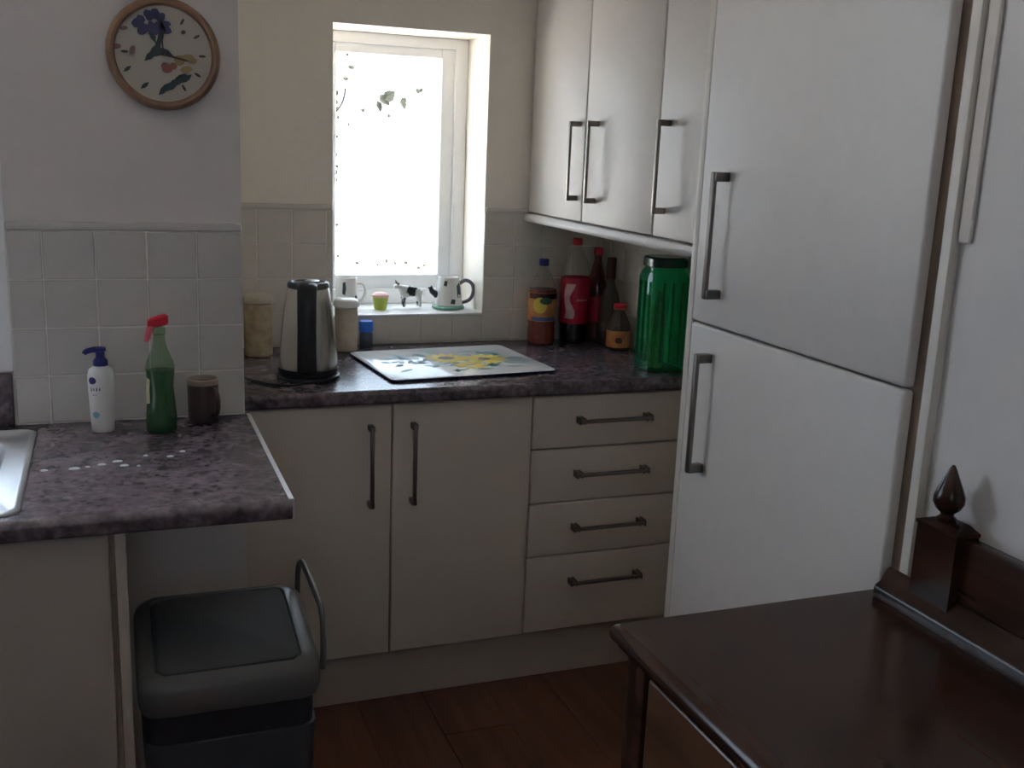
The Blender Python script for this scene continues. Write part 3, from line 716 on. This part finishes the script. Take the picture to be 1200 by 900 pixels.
def bleaf(b, u, v, l, wd, a, lay=0):
    pts = []
    for s in range(10):
        th = 2*math.pi*s/10; cu = math.cos(th)*l; sv_ = math.sin(th)*wd*(1-.55*abs(math.cos(th)))
        pts.append((u+cu*math.cos(a)-sv_*math.sin(a), v+cu*math.sin(a)+sv_*math.cos(a)))
    loft(b, [rotb([(p, q, ZB+lay*.00012) for p, q in pts]), rotb([(p, q, ZB+lay*.00012+.0001) for p, q in pts])])
rnd = random.Random(5)
for fu, fv, R_ in ((.000, .035, .066), (.105, .0, .070), (.03, -.075, .050)):
    b = NB()
    for k in range(14):
        a = 2*math.pi*k/14+rnd.uniform(-.1, .1); bleaf(b, fu+.62*R_*math.cos(a), fv+.62*R_*math.sin(a), R_*.42, R_*.17, a, 2+k % 2)
    build('sunflower_petals', b, 'yellowfruit', gp)['kind'] = 'stuff'
for u, v, q, a in ((.000, .037, .028, 0), (.105, .0, .022, .2)):
    b = NB(); bleaf(b, u, v, q, q*.95, a, 5); build('sunflower_centre', b, 'purpleprint', gp)
b = NB()
for k in range(60):
    a = rnd.uniform(0, 6.28); u = .05+rnd.gauss(0, .095); v = -.02+rnd.gauss(0, .075)
    if abs(u) < .22 and abs(v) < .16: bleaf(b, u, v, rnd.uniform(.018, .030), .009, a, 1)
for u, v, a in ((.09, .115, .4), (.17, .10, .2), (.20, -.02, -.3), (.19, -.075, -.4), (.15, -.115, -.2), (-.02, -.125, .2), (.05, -.13, 0)): bleaf(b, u, v, .028, .008, a, 1)
build('printed_leaves', b, 'tealprint', gp)['kind'] = 'stuff'
b = NB()
for k in range(22):
    u = -.115+rnd.gauss(0, .035); v = .01+rnd.gauss(0, .045); bleaf(b, u, v, .015, .011, rnd.uniform(0, 6), 2)
build('printed_blue_flowers', b, 'skyprint', gp)['kind'] = 'stuff'

# ------------------------------------------------------------------ things on the small window sill
zs = .9971
x, y = .030, .120
t = thing('patched_mug', 'white cow-patch mug at the left end of the window sill', 'mug', (x, y, zs))
build('cup', lathe(NB(), [(.028, zs), (.031, zs+.004), (.034, zs+.06), (.033, zs+.098), (.031, zs+.100), (.0305, zs+.01), (.002, zs+.008)], x, y, 24), 'white', t)
rfm = lambda zz: .0345
for pt in (((236, .050), (250, .046), (256, .066), (252, .088), (238, .086)), ((300, .020), (325, .018), (330, .040), (310, .046))):
    decal(t, x, y, [[(math.radians(a), zs+zz) for a, zz in pt]], 'darkprint', 'cow_patch', 1, 1, lambda zz: .0346, .0006)
b = NB(); tube(b, smooth_path([(x+.030, y-.010, zs+.082), (x+.050, y-.014, zs+.078), (x+.056, y-.016, zs+.055), (x+.048, y-.014, zs+.030), (x+.029, y-.010, zs+.022)], 5), .0045, 8); build('handle', b, 'white', t)
x, y = .132, .085
t = thing('lime_pot', 'small lime green pot with a pink top on the window sill', 'pot', (x, y, zs))
build('pot', lathe(NB(), [(.018, zs), (.020, zs+.003), (.0255, zs+.040)], x, y, 24), 'limepot', t)
build('pink_top', lathe(NB(), [(.0268, zs+.0405), (.027, zs+.047), (.020, zs+.053), (.008, zs+.056), (.001, zs+.056)], x, y, 24), 'pinkpot', t)
# standing cow figurine, one continuous skinned body
def skinned(name, verts, edges, radii, m, parent):
    base = Vector(parent['base'])
    me = bpy.data.meshes.new(name); me.from_pydata([Vector(v)-base for v in verts], edges, []); me.materials.append(MT[m])
    o = bpy.data.objects.new(name, me); COL.objects.link(o); o.parent = parent; o['base'] = parent['base']
    sk = o.modifiers.new('skin', 'SKIN'); sk.use_smooth_shade = True
    for i, r in enumerate(radii):
        me.skin_vertices[0].data[i].radius = (r, r); me.skin_vertices[0].data[i].use_root = (i == 0)
    ss = o.modifiers.new('subsurf', 'SUBSURF'); ss.levels = 2; ss.render_levels = 2
    return o
x, y = .236, .100
t = thing('cow_figurine', 'black and white standing cow figurine in the middle of the window sill', 'figurine', (x, y, zs))
V = [(x, y, zs+.052), (x+.024, y, zs+.054), (x-.024, y, zs+.054), (x-.036, y-.002, zs+.068), (x-.048, y-.004, zs+.074), (x-.060, y-.006, zs+.066),
     (x-.024, y-.011, zs+.030), (x-.025, y-.011, zs+.004), (x-.022, y+.011, zs+.030), (x-.023, y+.011, zs+.004),
     (x+.026, y-.011, zs+.032), (x+.029, y-.011, zs+.004), (x+.026, y+.011, zs+.032), (x+.029, y+.011, zs+.004), (x+.036, y, zs+.060), (x+.043, y, zs+.040)]
E_ = [(0, 1), (0, 2), (2, 3), (3, 4), (4, 5), (2, 6), (6, 7), (2, 8), (8, 9), (1, 10), (10, 11), (1, 12), (12, 13), (1, 14), (14, 15)]
RA = [.017, .016, .016, .010, .010, .007, .006, .005, .006, .005, .007, .005, .007, .005, .003, .0025]
skinned('cow_body', V, E_, RA, 'cow', t)
b = NB()
for sg in (-1, 1):
    tube(b, [(x-.046, y-.004+sg*.008, zs+.080), (x-.044, y-.004+sg*.016, zs+.084)], [.004, .0015], 8)
    tube(b, [(x-.050, y-.005+sg*.005, zs+.082), (x-.051, y-.005+sg*.008, zs+.092)], [.002, .0008], 8)
build('ears_and_horns', b, 'darkprint', t)
x, y = .358, .085
t = thing('cow_jug', 'stout black-patched jug with a big loop handle at the right of the sill', 'jug', (x, y, zs))
build('jug', lathe(NB(), [(.046, zs+.010), (.047, zs+.016), (.044, zs+.045), (.037, zs+.080), (.033, zs+.098), (.034, zs+.103), (.032, zs+.104), (.031, zs+.098), (.036, zs+.02), (.002, zs+.016)], x, y, 32), 'white', t)
build('green_foot', lathe(NB(), [(.050, zs), (.054, zs+.003), (.053, zs+.009), (.046, zs+.0135)], x, y, 32, cap1=False), 'greenbase', t)
for pt in (((294, .040), (318, .040), (330, .070), (318, .088), (296, .078)), ((228, .078), (244, .076), (248, .092), (232, .094)), ((262, .022), (280, .020), (284, .034), (268, .036))):
    decal(t, x, y, [[(math.radians(a), zs+zz) for a, zz in pt]], 'darkprint', 'cow_patch', 1, 1, lambda zz: .047-(.047-.033)*max(0, (zz-zs-.016)/.082)+.001, .0008)
b = NB(); tube(b, smooth_path([(x+.036, y-.004, zs+.082), (x+.058, y-.006, zs+.092), (x+.078, y-.008, zs+.080), (x+.083, y-.008, zs+.056), (x+.072, y-.008, zs+.030), (x+.044, y-.005, zs+.018)], 6), .0062, 10); build('handle', b, 'blackplastic' if False else 'purpleprint', t)
b = NB(); tube(b, [(x-.040, y-.004, zs+.045), (x-.058, y-.008, zs+.058), (x-.066, y-.009, zs+.074)], [.012, .009, .007], 12); build('spout', b, 'darkprint', t)

# ------------------------------------------------------------------ bottles in the corner
z = CT+.0006
def bottle(name, x, y, prof, m, label, cat='bottle'):
    t = thing(name, label, cat, (x, y, z)); build('bottle', lathe(NB(), [(r, z+h) for r, h in prof], x, y, 30, cap1=False), m, t); return t
x, y = .628, -.068
p = [(.040, 0), (.045, .006), (.0455, .05), (.043, .06), (.0455, .075), (.0455, .172), (.040, .195), (.024, .228), (.0145, .242), (.0140, .252)]
t = bottle('squash_bottle', x, y, p, 'clearplastic', 'orange-red squash bottle with a navy cap, left end of the bottles')
build('drink', lathe(NB(), [(r-.002, z+h) for r, h in ((.040, .002), (.045, .008), (.0455, .05), (.043, .06), (.0455, .075), (.0455, .172), (.0445, .178))], x, y, 30), 'squash', t)
build('cap', lathe(NB(), [(.0155, z+.2525), (.0165, z+.254), (.0165, z+.272), (.014, z+.275)], x, y, 20), 'navy', t)
lb = build('label', lathe(NB(), [(.0460, z+.078), (.0464, z+.079), (.0464, z+.168), (.0460, z+.169)], x, y, 36, cap0=False, cap1=False), 'orangelabel', t)
rl = lambda zz: .0465
A0 = math.radians(256)
decal(lb, x, y, [[(A0-1.2+.3*k_, z+.150) for k_ in range(9)]+[(A0+1.2-.3*k_, z+.168) for k_ in range(9)]], 'maroon', 'dark_band', 1, 1, rl)
decal(lb, x, y, [oval(A0-.30, z+.130, .50, .026)], 'yellowfruit', 'printed_fruit', 1, 1, lambda zz: .0468)
decal(lb, x, y, [oval(A0+.12, z+.144, .45, .011)], 'greenprint', 'printed_leaf', 1, 1, lambda zz: .0470)
decal(lb, x, y, [[(A0-.9+.3*k_, z+.080) for k_ in range(7)]+[(A0+.9-.3*k_, z+.092) for k_ in range(7)]], 'bluelabel', 'blue_band', 1, 1, rl)
x, y = .742, -.068
p = [(.036, 0), (.046, .010), (.047, .03), (.047, .22), (.044, .242), (.034, .272), (.020, .300), (.0145, .312), (.0140, .318)]
t = bottle('cola_bottle', x, y, p, 'clearplastic', 'large cola bottle with a red label and red cap, tallest in the corner')
build('drink', lathe(NB(), [(r-.002, z+h) for r, h in ((.036, .002), (.046, .012), (.047, .03), (.047, .075))], x, y, 30), 'cola', t)
build('cap', lathe(NB(), [(.0150, z+.3185), (.0165, z+.320), (.0165, z+.338), (.014, z+.341)], x, y, 20), 'red', t)
lb = build('label', lathe(NB(), [(.0476, z+.068), (.0480, z+.069), (.0480, z+.215), (.0476, z+.216)], x, y, 36, cap0=False, cap1=False), 'colalabel', t)
rl = lambda zz: .0481
A0 = math.radians(254)
decal(lb, x, y, [[(A0-.85+.10*math.sin(i*.9), z+.085+i*.014), (A0-.30+.20*math.sin(i*.9+.5), z+.085+i*.014), (A0-.30+.20*math.sin(i*.9+1.4), z+.099+i*.014), (A0-.85+.10*math.sin(i*.9+.9), z+.099+i*.014)] for i in range(8)], 'labelwhite', 'white_wave', 1, 1, rl)
decal(lb, x, y, strokes(A0+.05, z+.146, 6, .14, .0045, .045), 'labelwhite', 'label_print', 1, 1, rl)
x, y = .827, -.050
p = [(.029, 0), (.033, .005), (.033, .16), (.030, .19), (.018, .245), (.013, .265), (.0125, .285)]
t = bottle('sauce_bottle', x, y, p, 'redclear', 'reddish sauce bottle with a red cap behind the cola bottle')
build('cap', lathe(NB(), [(.0135, z+.2855), (.0155, z+.287), (.0150, z+.307), (.012, z+.310)], x, y, 18), 'red', t)
build('label', lathe(NB(), [(.0334, z+.07), (.0336, z+.071), (.0336, z+.15), (.0334, z+.151)], x, y, 30, cap0=False, cap1=False), 'colalabel', t)
x, y = .838, -.130
p = [(.029, 0), (.033, .005), (.033, .14), (.029, .165), (.015, .195), (.013, .215)]
t = bottle('dark_bottle', x, y, p, 'darkglass', 'dark glass bottle with a long maroon neck sleeve, behind the small jar')
build('neck_sleeve', lathe(NB(), [(.0140, z+.2155), (.0150, z+.217), (.0145, z+.284), (.012, z+.286)], x, y, 18), 'maroon', t)
x, y = .836, -.212
p = [(.033, 0), (.0375, .005), (.038, .07), (.034, .085), (.022, .112), (.0165, .122), (.0165, .128)]
t = bottle('sauce_jar', x, y, p, 'darkglass', 'small jar of dark sauce with an orange label and red lid')
build('contents', lathe(NB(), [(.031, z+.002), (.0355, z+.007), (.0362, z+.07), (.032, z+.084)], x, y, 26), 'sauce', t)
build('label', lathe(NB(), [(.0386, z+.012), (.0390, z+.013), (.0390, z+.064), (.0386, z+.065)], x, y, 32, cap0=False, cap1=False), 'orangelabel', t)
decal(t, x, y, [oval(math.radians(245), z+.036, .30, .010)], 'brownprint', 'label_print', 1, 1, lambda zz: .0391)
lidr = build('lid', lathe(NB(), [(.0180, z+.1285), (.0205, z+.130), (.0205, z+.147), (.018, z+.149)], x, y, 24), 'red', t)
build('gold_band', lathe(NB(), [(.0206, z+.1305), (.0209, z+.131), (.0209, z+.135), (.0206, z+.1355)], x, y, 24, cap0=False, cap1=False), 'ochreprint', lidr)

# tall green storage jar
x, y = .826, -.500
t = thing('green_jar', 'tall green glass storage jar holding pasta beside the fridge panel', 'jar', (x, y, z))
def sq(h, r, rad): return rrect(x-r, x+r, y-r, y+r, rad, z+h, 5)
b = NB(); loft(b, [sq(0, .054, .02), sq(.004, .0585, .022), sq(.02, .0595, .024), sq(.27, .0595, .024), sq(.288, .056, .03), sq(.296, .0515, .035), sq(.300, .0515, .035)], cap1=False)
jar = build('glass', b, 'greenglass', t)
b = NB()
for k in range(3):
    for (sx_, sy_, px_, py_) in ((1, 0, -.03+.03*k, -.0600), (0, 1, -.0600, -.03+.03*k)):
        tube(b, [(x+px_, y+py_, z+.03), (x+px_, y+py_, z+.26)], .004, 6)
build('glass_flutes', b, 'greenglass', jar)
b = NB(); loft(b, [sq(.3005, .052, .034), sq(.302, .056, .034), sq(.324, .056, .034), sq(.330, .050, .03)]); build('lid', b, 'dkgreen', t)
rnd = random.Random(9)
b = NB()
for k in range(46):
    a = rnd.uniform(0, 6.28); rr = .022*math.sqrt(rnd.random()); h_ = rnd.uniform(.15, .235)
    tube(b, [(x-.016+rr*math.cos(a), y-.006+rr*math.sin(a), z+.006), (x-.014+rr*1.1*math.cos(a+.2), y-.006+rr*1.1*math.sin(a+.2), z+h_)], .0022, 5)
o = build('pasta', b, 'pasta', t); o['kind'] = 'stuff'

# ------------------------------------------------------------------ outside
struct('ground', box(NB(), -14, 14, -14, 16, -.30, -.10), 'patio')
rnd = random.Random(11)
def leaf_bm(): 
    b = NB(); l, w = .030, .013
    vs = [b.verts.new(v) for v in ((0, 0, 0), (.3*l, w, .003), (.7*l, w*.8, .004), (l*1.1, 0, .0), (.7*l, -w*.8, .004), (.3*l, -w, .003), (.5*l, 0, -.002))]
    for i in range(6): b.faces.new((vs[6], vs[i], vs[(i+1) % 6]))
    return b
t = thing('climbing_plant', 'leafy climbing plant seen against the bright sky outside the small window', 'plant', (.2, .46, -.10))
b = NB()
stems = [[(-.02, .48, -.10), (.0, .46, .5), (.035, .45, 1.0), (.035, .44, 1.35), (.042, .44, 1.7), (.05, .45, 1.95)], [(.50, .48, -.10), (.49, .46, .6), (.465, .45, 1.1), (.47, .44, 1.5), (.46, .44, 1.75), (.44, .45, 1.95)], [(.05, .44, 1.60), (.075, .45, 1.63), (.09, .46, 1.66), (.095, .46, 1.69)]]
for s_ in stems: tube(b, smooth_path(s_, 6), .0035, 6)
build('stem', b, 'bark', t)
lm = mesh_of(leaf_bm(), 'leaf', 'leaf')
spots = []
for i in range(26): spots.append((.054+rnd.uniform(-.010, .010), .44, 1.05+i*.030+rnd.uniform(-.01, .01), rnd.uniform(.4, .8)))
for i in range(26): spots.append((.442+rnd.uniform(-.008, .010), .44, 1.05+i*.030+rnd.uniform(-.01, .01), rnd.uniform(.4, .8)))
for i in range(9): spots.append((.06+i*.043+rnd.uniform(-.01, .01), .44, 1.806+rnd.uniform(-.008, .010), .6))
for q in ((.21, 1.675, 1.5), (.225, 1.66, 1.5), (.20, 1.655, 1.3), (.235, 1.685, 1.2), (.285, 1.665, 1.2), (.30, 1.672, .9), (.335, 1.70, .7), (.125, 1.76, .8), (.105, 1.72, .7), (.07, 1.68, .9), (.10, 1.58, .6), (.16, 1.62, .6), (.35, 1.69, .6), (.24, 1.60, .5)): spots.append((q[0], .45, q[1], q[2]))
for i in range(10): spots.append((.09+i*.037, .44, 1.085+rnd.uniform(0, .02), .6))
for u, v, w_, sc_ in spots:
    o = place('leaf', lm, (u, v, w_), t); o.rotation_euler = (rnd.uniform(-.5, .5)+1.2, rnd.uniform(0, 6.28), rnd.uniform(-.6, .6)); o.scale = (sc_,)*3
